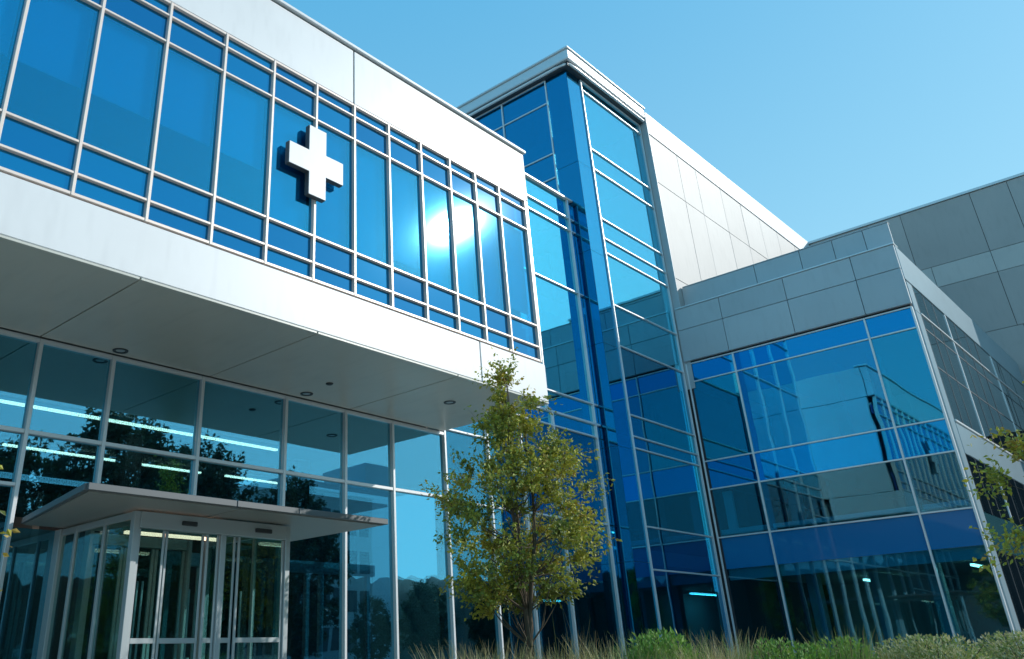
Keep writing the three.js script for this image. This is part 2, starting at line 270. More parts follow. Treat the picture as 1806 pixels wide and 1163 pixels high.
// ------------------------------------------------------------------ entrance canopy and vestibule
{
  const c = thing('entrance_canopy', 'thin flat metal canopy projecting over the entrance doors', 'canopy', [7.5, 2.95, -11.5]);
  for (const [a, b] of [[4.92, 7.1], [7.11, 8.2], [8.21, 10.05]]) part(c, 'edge_strip', [a, b, 2.985, 3.07, -10.06, -10.0], M.canopyMetal, 0.006);
  part(c, 'edge_strip', [9.99, 10.05, 2.985, 3.07, -13.0, -10.062], M.canopyMetal, 0.006);
  const le = add(c, 'edge_strip', boxGeo(0.06, 0.085, 2.99, 0.006), M.canopyMetal, V(5.2 - 7.5, 0.0775, -11.53 + 11.5)); le.rotation.y = -0.182;
  const flat = (pts, y0, y1) => { const sh = new THREE.Shape(pts.map(([x, z]) => new THREE.Vector2(x - 7.5, -(z + 11.5)))), g = new THREE.ExtrudeGeometry(sh, { depth: y1 - y0, bevelEnabled: false }); g.rotateX(-Math.PI / 2); g.translate(0, y0 - 2.95, 0); return g; };
  add(c, 'underside_panel', flat([[4.97, -10.065], [7.2, -10.065], [7.2, -13.0], [5.49, -13.0]], 2.972, 3.0), M.canopyUnder);
  add(c, 'underside_panel', flat([[7.215, -10.065], [9.985, -10.065], [9.985, -13.0], [7.215, -13.0]], 2.972, 3.0), M.canopyUnder);
  add(c, 'deck', flat([[4.97, -10.065], [9.985, -10.065], [9.985, -13.0], [5.49, -13.0]], 3.002, 3.06), M.canopyMetal);
}
{
  const v = thing('entrance_vestibule', 'glass entrance vestibule with sliding double doors under the canopy', 'entrance', [7.4, 0, -12]);
  const Z = -10.85, x0 = 6.05, x1 = 8.74, f = M.doorFrame;
  part(v, 'post', [x0, x0 + 0.09, 0.02, 2.95, Z - 0.1, Z], f, 0.006); part(v, 'post', [7.46, 7.55, 0.02, 2.74, Z - 0.1, Z + 0.004], f, 0.006); part(v, 'post', [x1 - 0.09, x1, 0.02, 2.95, Z - 0.1, Z], f, 0.006);
  const hd = part(v, 'header', [x0 + 0.091, x1 - 0.091, 2.74, 2.95, Z - 0.12, Z + 0.01], f, 0.006);
  for (const [a, b] of [[6.78, 7.02], [8.05, 8.35]]) { const s = part(hd, 'motion_sensor', [a, b, 2.81, 2.87, Z + 0.011, Z + 0.05], M.darkFrame, 0.01); void s; }
  for (const [a, b] of [[x0 + 0.1, 6.56], [6.60, 7.22], [7.24, 7.45], [7.56, 7.77], [7.79, 8.64]]) {
    const d = new THREE.Group(); d.name = 'door_leaf'; v.add(d);
    const zz = (a === 6.60 || a === 7.56) ? Z - 0.07 : Z - 0.03;
    part(d, 'stile', [a, a + 0.035, 0.05, 2.73, zz - 0.03, zz], f, 0.004); part(d, 'stile', [b - 0.035, b, 0.05, 2.73, zz - 0.03, zz], f, 0.004);
    part(d, 'rail', [a + 0.036, b - 0.036, 1.31, 1.375, zz - 0.03, zz], f, 0.004); part(d, 'rail', [a + 0.036, b - 0.036, 0.05, 0.2, zz - 0.03, zz], f, 0.004);
    pane(d, [a + 0.037, b - 0.037, 1.376, 2.73, zz - 0.02, zz - 0.008], G.door).name = 'door_glass'; pane(d, [a + 0.037, b - 0.037, 0.201, 1.309, zz - 0.02, zz - 0.008], G.door).name = 'door_glass';
  }
  for (const sx of [x0 + 0.045, x1 - 0.045]) {
    for (const z of [-11.7, -12.55]) part(v, 'side_mullion', [sx - 0.03, sx + 0.03, 0.05, 2.95, z - 0.03, z + 0.03], f, 0.005);
    part(v, 'side_rail', [sx - 0.025, sx + 0.025, 2.86, 2.95, -12.98, Z - 0.13], f, 0.004);
    for (const [a, b] of [[-11.66, -10.96], [-12.51, -11.74], [-12.98, -12.59]]) pane(v, [sx - 0.006, sx + 0.006, 0.06, 2.85, a, b], G.door).name = 'side_pane';
  }
  for (const px of [6.04, 8.66]) part(v, 'corner_post', [px, px + 0.1, 0.05, 2.95, -13.17, -12.985], f, 0.005);
  // inner pair of doors on the line of the lobby glazing
  for (const [a, b] of [[6.66, 7.2], [7.22, 7.76], [7.78, 8.34]]) {
    const d = new THREE.Group(); d.name = 'inner_door_leaf'; v.add(d);
    part(d, 'stile', [a, a + 0.05, 0.06, 2.78, -13.2, -13.15], M.innerFrame, 0.004); part(d, 'stile', [b - 0.05, b, 0.06, 2.78, -13.2, -13.15], M.innerFrame, 0.004);
    part(d, 'rail', [a + 0.051, b - 0.051, 1.0, 1.06, -13.2, -13.15], M.innerFrame, 0.004); pane(d, [a + 0.051, b - 0.051, 0.1, 2.78, -13.18, -13.17], G.door).name = 'door_glass';
  }
  part(v, 'inner_header', [6.64, 8.35, 2.8, 2.96, -13.24, -13.12], M.innerFrame, 0.005);
  for (const [x, z, y] of [[6.42, -11.25, 2.1], [6.5, -11.25, 2.1], [6.98, -11.05, 2.0], [7.12, -11.05, 2.0], [7.34, -11.2, 2.3], [8.0, -11.05, 2.0]]) part(v, 'pull_handle', [x - 0.012, x + 0.012, 0.35, y, z - 0.012, z + 0.012], M.silver, 0.003);
  for (const x of [6.9, 7.9]) part(v, 'barrier_post', [x - 0.02, x + 0.02, 0.052, 1.15, -12.2, -12.16], M.innerFrame, 0.004);
}
// lobby furniture glimpsed through the glass
{
  const d = thing('reception_desk', 'dark reception desk with a pale counter deep in the lobby', 'desk', [11.6, 0.05, -20]);
  part(d, 'front', [9.8, 13.4, 0.05, 1.05, -20.3, -19.7], M.wood, 0.01); part(d, 'counter', [9.7, 13.5, 1.055, 1.11, -20.4, -19.6], M.wall, 0.01);
  const b = thing('lobby_bench', 'low dark upholstered bench behind the lobby glass', 'bench', [12.4, 0.05, -15]);
  part(b, 'seat', [11.5, 13.3, 0.38, 0.5, -15.3, -14.7], M.fabric, 0.03); for (const x of [11.7, 13.1]) part(b, 'leg', [x - 0.03, x + 0.03, 0.052, 0.378, -15.25, -14.75], M.silver, 0.004);
  const t = thing('side_table', 'pale side table standing by the lobby glass', 'table', [10.9, 0.05, -14.3]);
  part(t, 'top', [10.5, 11.3, 1.0, 1.04, -14.6, -14.0], M.wood, 0.006); part(t, 'leg', [10.6, 10.66, 0.052, 0.998, -14.5, -14.1], M.silver, 0.004); part(t, 'leg', [11.14, 11.2, 0.052, 0.998, -14.5, -14.1], M.silver, 0.004);
}

// ------------------------------------------------------------------ link block between wing and tower
{
  const k = thing('link_block', 'tall cyan glass link between the white wing and the glass tower', 'building', [19, 0, -16]);
  const ZE = -13.1, top = 14.9, low = 7.18;
  const mlo = [15.11, 16.75, 18.17, 19.77, 22.0], mhi = [15.06, 17.3, 19.55, 22.0];
  for (const x of mlo.slice(1)) part(k, 'mullion', [x - 0.03, x + 0.03, 0.05, low - 0.032, ZE - 0.16, ZE + 0.02], M.silver, 0.006);
  for (const x of mhi) part(k, 'mullion', [x - 0.03, x + 0.03, low + 0.032, top - 0.08, ZE - 0.16, ZE + 0.02], M.silver, 0.006);
  for (const y of [0.09, 4.3, 5.96, 6.78]) for (let i = 0; i < mlo.length - 1; i++) { if (y === 5.96 && i > 0) continue; part(k, 'transom', [mlo[i] + 0.031, mlo[i + 1] - 0.031, y - 0.022, y + 0.022, ZE - 0.14, ZE + 0.012], M.silver, 0.005); }
  part(k, 'transom', [15.16, 22.25, low - 0.03, low + 0.03, ZE - 0.14, ZE + 0.014], M.silver, 0.005);
  for (const y of [7.79, 11.4, 13.66, 14.12]) { for (let i = 0; i < mhi.length - 1; i++) part(k, 'transom', [mhi[i] + 0.031, mhi[i + 1] - 0.031, y - 0.022, y + 0.022, ZE - 0.14, ZE + 0.012], M.silver, 0.005); part(k, 'transom', [22.041, 22.27, y - 0.022, y + 0.022, ZE - 0.14, ZE + 0.012], M.silver, 0.005); }
  part(k, 'coping', [15.0, 22.27, top - 0.07, top, ZE - 0.3, ZE + 0.05], M.warmFrame, 0.008);
  const lo = [0.12, 4.27, 6.75, low - 0.03], hi = [low + 0.03, 7.76, 11.37, 13.63, 14.09, top - 0.08];
  const loR = [0.12, 4.3, 6.78, low], hiR = [low, 7.79, 11.4, 13.66, 14.12, top - 0.05];
  for (let i = 0; i < mlo.length - 1; i++) for (let j = 0; j < 3; j++) pane(k, [mlo[i] + 0.026, mlo[i + 1] - 0.026, loR[j] + 0.018, loR[j + 1] - 0.018, ZE - 0.075, ZE - 0.06], j === 2 ? G.tower : G.link);
  for (let i = 0; i < mhi.length - 1; i++) for (let j = 0; j < 5; j++) pane(k, [mhi[i] + 0.026, mhi[i + 1] - 0.026, hiR[j] + 0.018, hiR[j + 1] - 0.018, ZE - 0.075, ZE - 0.06], G.tower);
  for (let j = 0; j < 5; j++) pane(k, [22.035, 22.27, hiR[j] + 0.018, hiR[j + 1] - 0.018, ZE - 0.075, ZE - 0.06], G.tower);
  for (let j = 0; j < 3; j++) pane(k, [22.035, 22.27, loR[j] + 0.018, loR[j + 1] - 0.018, ZE - 0.075, ZE - 0.06], G.link);
  for (const y of [6.3, 10.5]) part(k, 'floor_slab', [15.02, 22.27, y, y + 0.5, -22, ZE - 0.35], M.slab);
  part(k, 'roof', [15.02, 22.27, 14.3, 14.5, -22, ZE - 0.2], M.slab);
  part(k, 'back_wall', [15.02, 22.27, 6.85, 14.2, -22.3, -22.05], M.wall);
  part(k, 'partition', [17.4, 17.55, 6.85, 10.4, -20, ZE - 1.2], M.wall);
}

// ------------------------------------------------------------------ glass tower
{
  const t = thing('glass_tower', 'tall blue glass stair tower with a projecting metal cornice', 'building', [25, 0, -15.5]);
  const Z = -12.6, X0 = 22.29, X1 = 27.56, ZB = -17.6, top = 20.2;
  const mx = [23.2, 27.48];
  for (const x of mx) part(t, 'mullion', [x - 0.026, x + 0.026, 0.05, top, Z - 0.12, Z + 0.02], M.silver, 0.006);
  const ys = [0.1, 3.12, 4.29, 6.56, 6.92, 7.58, 9.8, 11.21, 13.08, 13.64, 14.4, 16.37, 17.22, 19.76, 20.2];
  ys.forEach((y) => part(t, 'transom', [23.231, 27.449, y - 0.022, y + 0.022, Z - 0.1, Z + 0.016], M.silver, 0.005));
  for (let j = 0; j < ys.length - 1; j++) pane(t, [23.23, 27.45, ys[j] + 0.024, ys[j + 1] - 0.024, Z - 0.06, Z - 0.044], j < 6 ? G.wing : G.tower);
  const cy = [0.1, 3.3, 6.5, 9.7, 12.9, 16.3, 20.2];                       // frameless corner lights
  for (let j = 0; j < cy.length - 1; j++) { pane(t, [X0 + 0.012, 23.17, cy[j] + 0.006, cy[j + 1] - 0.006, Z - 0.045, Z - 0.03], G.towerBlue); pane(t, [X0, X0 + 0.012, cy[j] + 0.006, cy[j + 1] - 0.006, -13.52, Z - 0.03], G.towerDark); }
  for (const z of [-13.56, -15.6]) part(t, 'mullion', [X0 - 0.03, X0 + 0.12, 14.92, top, z - 0.026, z + 0.026], M.silver, 0.006);
  const yl = [14.95, 16.07, 17.04, 19.2, 20.2];
  for (const y of yl.slice(1)) { part(t, 'transom', [X0 - 0.018, X0 + 0.1, y - 0.022, y + 0.022, -15.564, -13.596], M.silver, 0.005); part(t, 'transom', [X0 - 0.018, X0 + 0.1, y - 0.022, y + 0.022, ZB, -15.636], M.silver, 0.005); }
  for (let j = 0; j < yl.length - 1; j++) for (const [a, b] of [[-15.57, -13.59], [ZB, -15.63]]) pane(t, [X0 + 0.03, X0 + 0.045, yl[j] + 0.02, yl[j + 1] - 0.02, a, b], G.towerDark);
  // cornice: a lipped metal tray over a recessed soffit and a rounded gutter
  const cor = part(t, 'cornice', [X0 - 0.28, X1 - 0.05, 20.42, 20.84, ZB, Z + 0.28], M.cornice, 0.03);
  part(cor, 'lip', [X0 - 0.34, X1 - 0.02, 20.84, 20.92, ZB, Z + 0.34], M.cornice, 0.015);
  part(t, 'cornice_soffit', [X0 - 0.16, X1 - 0.06, 20.21, 20.42, ZB, Z + 0.16], M.darkFrame, 0.02);
  const q = (p) => V(p[0] - 25, p[1], p[2] + 15.5);
  add(t, 'gutter', tube([[X0 - 0.2, 20.3, ZB + 0.1], [X0 - 0.2, 20.3, Z - 0.3], [X0 - 0.16, 20.31, Z + 0.02], [X0 - 0.02, 20.31, Z + 0.16], [X0 + 0.35, 20.3, Z + 0.2], [X1 - 0.1, 20.3, Z + 0.2]].map(q), Array(6).fill(0.06), 10), M.silver);
  for (const y of [3.3, 6.6, 10.9, 14.0, 17.5]) part(t, 'floor_slab', [X0 + 0.3, X1 - 0.1, y, y + 0.4, -20, Z - 0.3], M.slab);
  part(t, 'core_wall', [X0 + 0.3, X1, 0.05, 20.1, -20.2, -20], M.wall);
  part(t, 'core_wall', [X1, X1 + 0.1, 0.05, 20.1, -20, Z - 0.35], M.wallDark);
  part(t, 'roof', [X0 + 0.1, X1, 20.0, 20.2, -20, Z - 0.2], M.slab);
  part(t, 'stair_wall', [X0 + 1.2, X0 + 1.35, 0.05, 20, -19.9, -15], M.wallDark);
}

// ------------------------------------------------------------------ rear block: sunlit panel wall and tall grey wall
{
  const b = thing('rear_block', 'tall windowless block clad in large grey and beige panels', 'building', [38, 0, -12]);
  const Z = -12.35, X0 = 27.6, XF = 45.1, top = 20.77;
  const xs = [X0, 29.95, 31.6, 34.0, 36.1, 38.2, 40.3, 42.6, XF + 0.02], g = 0.011;
  const yr = [9.2, 13.4, 17.5, 19.72];
  for (let i = 0; i < xs.length - 1; i++) for (let j = 0; j < 3; j++) part(b, 'cladding_panel', [xs[i] + (i ? g : 0), xs[i + 1] - g, yr[j] + g, yr[j + 1] - g, Z - 0.06, Z + rr(0, 0.006)], pick(M.stone), 0.005);
  for (const [p, q] of [[X0, 34.0], [34.0, 40.3], [40.3, XF]]) part(b, 'parapet_cap', [p + 0.004, q - 0.004, 19.74, top, Z - 0.5, Z + 0.035], M.white, 0.01);
  part(b, 'end_return', [X0 - 0.04, X0 - 0.002, 9.2, top, Z - 0.35, Z + 0.03], M.metalGrey[0], 0.004);
  part(b, 'wall_backing', [X0, XF, 0.05, 20.6, Z - 0.4, Z - 0.05], M.joint);
  // the far wall at right angles
  const zs = { 0: [-12.35, -10.9, -9.35, -7.75, -4.62, -3.05, -1.5, 0.05, 1.6], 1: [-12.35, -9.7, -7.15, -4.62, -2.0, 1.6], 2: [-12.35, -7.2, -4.62, -1.9, 1.6], 3: [-12.35, -7.2, -4.4, -1.6, 1.6] };
  const yw = [[17.5, 20.62], [16.43, 17.5], [13.78, 16.43], [9.2, 13.78]];
  yw.forEach(([y0, y1], r) => { for (let i = 0; i < zs[r].length - 1; i++) part(b, 'cladding_panel', [XF - rr(0, 0.006), XF + 0.06, y0 + g, y1 - g, zs[r][i] + g, zs[r][i + 1] - g], r === 1 ? M.farLight : M.stone[(i + r) % 3], 0.005); });
  part(b, 'wall_backing', [XF + 0.05, XF + 0.4, 0.05, 20.6, -12.8, 1.6], M.joint);
  part(b, 'coping', [XF - 0.06, XF + 0.5, 20.64, top, -12.4, 1.65], M.cornice, 0.01);
}

// ------------------------------------------------------------------ side wing: the glazed box on the right
{
  const w = thing('side_wing', 'blue glazed hospital wing with a grey panelled parapet', 'building', [33, 0, -8.8]);
  const X = 27.58, Z0 = -12.56, Z1 = -5.14, XE = 45.0, g = 0.009;
  // stepped parapet: two courses of metal panels, then a set-back upper screen
  const zs = [-12.52, -10.85, -8.6, -6.43, Z1], yr = [10.16, 11.31, 12.1];
  for (let i = 0; i < 4; i++) for (let j = 0; j < 2; j++) part(w, 'parapet_panel', [X - 0.12, X + 0.02, yr[j] + (j ? g : 0), yr[j + 1] - (j ? 0 : g), zs[i] + g, zs[i + 1] - (i < 3 ? g : 0)], M.metalGrey[(i * 2 + j) % 3], 0.006);
  part(w, 'parapet_backing', [X + 0.0, X + 0.2, 10.12, 12.06, -12.5, Z1 - 0.05], M.joint);
  part(w, 'coping', [X - 0.15, X + 0.3, 12.11, 12.16, -12.5, Z1 + 0.03], M.cornice, 0.008);
  const ss = [-12.345, -9.6, -8.03, -6.95, -5.98, -5.2];
  for (let i = 0; i < 5; i++) part(w, 'screen_panel', [28.0, 28.08, 11.9, 13.08, ss[i] + g, ss[i + 1] - g], M.metalGrey[(i + 1) % 3], 0.006);
  part(w, 'screen_backing', [28.09, 28.2, 11.9, 13.05, -12.3, -5.25], M.joint);
  part(w, 'screen_coping', [27.985, 28.22, 13.09, 13.12, -12.3, -5.2], M.metalGrey[0], 0.006);
  part(w, 'roof', [X + 0.2, XE, 11.5, 11.7, -12.3, Z1 - 0.3], M.slab);
  // front glazing
  const mz = [-12.5, -10.8, -6.54, -5.2], ys = [0.1, 4.26, 5.78, 6.69, 9.43, 10.08];
  for (const z of mz) part(w, 'mullion', [X - 0.025, X + 0.12, 0.05, 10.1, z - 0.028, z + 0.028], M.silver, 0.008);
  for (let j = 0; j < ys.length; j++) for (let i = 0; i < 3; i++) part(w, 'transom', [X - 0.018, X + 0.1, ys[j] - 0.022, ys[j] + 0.022, mz[i] + 0.029, mz[i + 1] - 0.029], M.silver, 0.006);
  for (let j = 0; j < 5; j++) for (let i = 0; i < 3; i++) pane(w, [X + 0.03, X + 0.045, ys[j] + 0.018, (j ? ys[j + 1] - 0.018 : 3.3), mz[i] + 0.024, mz[i + 1] - 0.024], j === 2 || j === 4 ? G.wingSpandrel : j < 2 ? G.wingClear : G.wing, 0.0024);
  for (let i = 0; i < 3; i++) { part(w, 'spandrel_pane', [X + 0.03, X + 0.045, 3.305, 4.24, mz[i] + 0.024, mz[i + 1] - 0.024], M.spandrelBlue); part(w, 'bulkhead', [X + 0.14, X + 0.22, 2.98, 3.315, mz[i] + 0.04, mz[i + 1] - 0.04], M.band); part(w, 'window_sill', [X + 0.14, X + 0.34, 4.36, 4.5, mz[i] + 0.1, mz[i + 1] - 0.1], M.band, 0.01); }
  // rooms behind
  part(w, 'floor', [X + 0.15, XE, 0.004, 0.06, -12.3, Z1 - 0.2], M.floor);
  for (const [a, b] of [[3.0, 4.3], [5.8, 6.65], [9.5, 10.2]]) part(w, 'floor_slab', [X + 0.4, XE, a + 0.1, b, -12.3, Z1 - 0.4], M.slab);
  part(w, 'back_wall', [36, 36.2, 0.06, 11.4, -12.3, Z1 - 0.4], M.wall);
  for (const [z, y0, y1] of [[-10.6, 6.66, 9.5], [-8.3, 6.66, 9.5], [-9.4, 4.31, 5.84], [-8.8, 0.07, 3.0]]) part(w, 'partition', [29.4, 35.9, y0, y1, z, z + 0.12], M.wall);
  for (const z of [-10.3, -6.9]) part(w, 'column', [28.8, 29.15, 0.07, 9.4, z - 0.18, z + 0.17], M.wall, 0.02);
  for (const [y0, y1] of [[4.52, 5.7]]) part(w, 'wall_frame', [X + 0.3, X + 0.4, y0, y1, -12.2, -11.9], M.band);
  // long side facing the road: corner pilaster, bands and framed dark glass
  part(w, 'corner_pilaster', [X + 0.16, 28.3, 0.05, 10.0, Z1 - 0.12, Z1], M.sideMetal, 0.01);
  part(w, 'side_fascia', [X - 0.0, XE, 10.98, 12.1, Z1 - 0.045, Z1 + 0.02], M.sideMetal, 0.01);
  part(w, 'side_band', [28.31, XE, 5.8, 6.7, Z1 - 0.1, Z1 + 0.01], M.sideMetal, 0.01);
  part(w, 'side_band', [28.31, XE, 3.2, 4.2, Z1 - 0.1, Z1 + 0.004], M.spandrelTeal, 0.01);
  part(w, 'pilaster_head', [X + 0.16, 28.3, 10.01, 10.97, Z1 - 0.1, Z1 - 0.002], M.sideMetal, 0.01);
  const sx = [28.33, 29.4, 30.5, 32.0, 33.2, 34.6, 36.0, 38.5, 40.0, 42.0, 44.9];
  sx.forEach((x, i) => { const big = i === 3 || i === 7; for (const [a, b] of [[0.05, 3.19], [4.21, 5.79], [6.71, 10.97]]) part(w, 'side_mullion', [x - (big ? 0.05 : 0.022), x + (big ? 0.05 : 0.022), a, b, Z1 - 0.14, Z1 + (big ? 0.012 : 0.0)], big ? M.silver : M.darkFrame, 0.006); });
  for (let i = 0; i < sx.length - 1; i++) {
    const a = sx[i] + 0.052, b = sx[i + 1] - 0.052;
    for (const y of [8.35, 9.55]) part(w, 'side_transom', [a, b, y - 0.02, y + 0.02, Z1 - 0.13, Z1 - 0.001], M.darkFrame, 0.002);
    for (const [y0, y1] of [[6.72, 8.32], [8.38, 9.52], [9.58, 10.96], [4.22, 5.78], [0.12, 3.18]]) pane(w, [a - 0.03, b + 0.03, y0, y1, Z1 - 0.022, Z1 - 0.008], G.side, 0.003);
  }
  part(w, 'side_rail', [28.3, XE, 6.7, 6.77, Z1 + 0.0, Z1 + 0.05], M.silver, 0.008);
  part(w, 'side_rail', [28.3, XE, 10.0, 10.05, Z1 - 0.02, Z1 + 0.03], M.silver, 0.008);
}
for (const [x0, x1, y, z, l] of [[28.8, 30.0, 2.9, -5.9, 'small lit strip light near the glass corner on the right'], [31.5, 34, 2.9, -9.6, 'added strip light brightening the ground floor room of the glazed wing']]) {  // the deeper lamp is added to brighten the ground floor interior
  const t = thing('office_strip_light', l, 'light', [(x0 + x1) / 2, y - 0.1, z], 'strip lights in the glazed wing');
  part(t, 'housing', [x0, x1, y + 0.052, y + 0.09, z - 0.06, z + 0.06], M.white, 0.006);
  const e = std(1, 1, 1, 0.5); e.emissive.setRGB(1, 0.8, 0.6); e.emissiveIntensity = 9;
  part(t, 'diffuser_lamp', [x0 + 0.02, x1 - 0.02, y, y + 0.05, z - 0.045, z + 0.045], e);
  const a = new THREE.RectAreaLight(new THREE.Color(1, 0.85, 0.7), 16, x1 - x0 - 0.05, 0.1); a.position.set((x0 + x1) / 2, y - 0.005, z); a.lookAt((x0 + x1) / 2, 0, z); scene.add(a);
}

// ------------------------------------------------------------------ planting
const leafMat = (r, g, b, tr = 0.35) => phys(r, g, b, { roughness: 0.75, transmission: tr, thickness: 0, vertexColors: true, side: THREE.DoubleSide });
const barkMat = std(0.10, 0.075, 0.05, 0.9);
function leafBuf() { return { p: [], c: [] }; }
// a folded, pointed leaf: four triangles
function leaf(B, at, dir, nrm, L, w, col) {
  const s = dir.clone().cross(nrm).normalize(), n = s.clone().cross(dir).normalize();
  const a = at, m = at.clone().addScaledVector(dir, L * 0.45).addScaledVector(n, -w * 0.25), t = at.clone().addScaledVector(dir, L).addScaledVector(n, -w * 0.35);
  const l = at.clone().addScaledVector(dir, L * 0.45).addScaledVector(s, w / 2), r = at.clone().addScaledVector(dir, L * 0.45).addScaledVector(s, -w / 2);
  for (const q of [a, l, m, l, t, m, a, m, r, m, t, r]) { B.p.push(q.x, q.y, q.z); B.c.push(...col); }
}
function leafGeo(B) { const g = new THREE.BufferGeometry(); g.setAttribute('position', new THREE.Float32BufferAttribute(B.p, 3)); g.setAttribute('color', new THREE.Float32BufferAttribute(B.c, 3)); g.computeVertexNormals(); return g; }
const rdir = () => { const u = rr(-1, 1), a = rr(0, 6.283), s = Math.sqrt(1 - u * u); return V(s * Math.cos(a), u, s * Math.sin(a)); };
// young street tree: several stems, clumps of leafy twigs inside a loose outline
function makeTree({ H, prof, clumps, twigs, leaves, L, stems, trunkR, extra = [], palette }) {
  const wood = [], B = leafBuf();
  const R = (y) => { for (let i = 0; i < prof.length - 1; i++) if (y <= prof[i + 1][0]) { const t = (y - prof[i][0]) / (prof[i + 1][0] - prof[i][0]); return prof[i][1] + (prof[i + 1][1] - prof[i][1]) * t; } return 0.05; };
  const y0 = prof[0][0], y1 = prof[prof.length - 1][0], fork = y0 * 0.62;
  const axis = []; for (let i = 0; i <= 4; i++) axis.push(V(rr(-0.03, 0.03) * i * trunkR * 8, fork * i / 4, rr(-0.03, 0.03) * i * trunkR * 8));
  wood.push(tube(axis, axis.map((_, i) => trunkR * (1.15 - 0.08 * i)), 8));
  const S = [];
  for (let k = 0; k < stems; k++) {
    const a = k / stems * 6.283 + rr(-0.4, 0.4), out = k === 0 ? 0.08 : rr(0.25, 0.5), top = k === 0 ? y1 * 0.97 : rr(0.62, 0.85) * y1, pts = [axis[4].clone()];
    for (let i = 1; i <= 7; i++) { const t = i / 7, y = fork + (top - fork) * t, r = R(Math.max(y, y0)) * out * Math.pow(t, 0.8); pts.push(V(axis[4].x + Math.cos(a) * r + rr(-0.03, 0.03) * H * 0.1, y, axis[4].z + Math.sin(a) * r + rr(-0.03, 0.03) * H * 0.1)); }
    wood.push(tube(pts, pts.map((_, i) => trunkR * 0.75 * (1 - i / 7.6) + 0.004), 6)); S.push(pts);
  }
  const Rm = Math.max(...prof.map((q) => q[1])), C = extra.map((e) => V(...e));
  for (let n = 0, tries = 0; n < clumps && tries < clumps * 20; tries++) {
    const y = y0 + (y1 - y0) * rnd(), a = rr(0, 6.283), r = R(y) * Math.sqrt(rr(0.04, 1)) * rr(0.8, 1.08), p = V(Math.cos(a) * r, y, Math.sin(a) * r);
    if (rnd() > R(y) / Rm) continue; C.push(p); n++;
  }
  for (const c of C) {
    let best = null, bd = 1e9;
    for (const s of S) for (let i = 0; i < s.length; i++) { const d = Math.hypot(s[i].x - c.x, (s[i].y - (c.y - 0.1 * H)) * 1.4, s[i].z - c.z); if (d < bd) { bd = d; best = s[i]; } }
    const mid = best.clone().lerp(c, 0.5).add(V(rr(-0.04, 0.04) * H * 0.3, -0.012 * H, rr(-0.04, 0.04) * H * 0.3));
    wood.push(tube([best, mid, c], [trunkR * 0.24, trunkR * 0.15, trunkR * 0.06], 4));
    const tone = rnd(), out = V(c.x, 0.15 * H * rr(0.2, 1.1), c.z).normalize();
    for (let k = 0; k < twigs; k++) {
      const d = rdir().multiplyScalar(0.85).add(out).normalize(), len = H * rr(0.035, 0.115), e = c.clone().addScaledVector(d, len), m2 = c.clone().addScaledVector(d, len * 0.5).add(V(0, -len * 0.05, 0));
      wood.push(tube([c, m2, e], [trunkR * 0.06, trunkR * 0.045, trunkR * 0.02], 3));
      for (let q = 0; q < leaves; q++) {
        const t = rr(0.15, 1.05), at = c.clone().addScaledVector(d, len * t).add(V(rr(-1, 1), rr(-1, 1), rr(-1, 1)).multiplyScalar(len * 0.16));
        const dd = rdir().multiplyScalar(0.8).addScaledVector(d, 0.6).add(V(0, -0.25, 0)).normalize(), l = L * rr(0.65, 1.25);
        const pc = palette[Math.min(palette.length - 1, Math.floor((tone * 0.6 + rnd() * 0.4) * palette.length))], v = rr(0.75, 1.2);
        leaf(B, at, dd, rdir().add(V(0, 0.7, 0)).normalize(), l, l * rr(0.5, 0.68), [pc[0] * v, pc[1] * v, pc[2] * v]);
      }
    }
  }
  wood.forEach((g) => { g.deleteAttribute('uv'); });
  return { wood: mergeGeometries(wood), leaves: leafGeo(B) };
}
const olive = [[0.16, 0.20, 0.022], [0.27, 0.30, 0.03], [0.40, 0.40, 0.04], [0.55, 0.49, 0.05], [0.50, 0.34, 0.05]];
const deep = [[0.028, 0.05, 0.014], [0.04, 0.065, 0.018], [0.055, 0.075, 0.02]];
const foliage = leafMat(1, 1, 1);
function plantTree(geo, name, label, cat, [x, y, z], s = 1, turn = 0, group) {
  const t = thing(name, label, cat, [x, y, z], group); t.rotation.y = turn; t.scale.setScalar(s);
  add(t, 'trunk', geo.wood, barkMat); add(t, 'crown', geo.leaves, foliage); return t;
}
const young = makeTree({ H: 4.9, prof: [[1.15, 0.45], [1.5, 0.86], [2.0, 1.04], [2.6, 1.02], [3.1, 0.82], [3.5, 0.55], [3.9, 0.2], [4.8, 0.03]], clumps: 100, twigs: 8, leaves: 25, L: 0.066, stems: 4, trunkR: 0.05, palette: olive, extra: [[0.03, 4.0, 0], [0.0, 4.6, 0.03], [0.3, 3.75, -0.2], [-0.3, 4.1, -0.1], [-0.98, 2.9, 0.85], [-0.9, 2.3, 1.1], [-0.8, 3.3, 0.6], [0.6, 2.9, -0.5]] });
plantTree(young, 'street_tree', 'slender young tree with olive leaves standing before the glass link', 'tree', [10.92, 0.42, -8.08], 1.02, 2.1);
const yr = plantTree(young, 'street_tree', 'young tree cut off by the right edge of the picture', 'tree', [9.0, 0, -0.42], 0.74, 4.4);
const yl = plantTree(young, 'street_tree', 'young tree leaning in at the left edge by the canopy', 'tree', [1.64, 0.0, -7.63], 0.98, 0.7);
void yr; void yl;
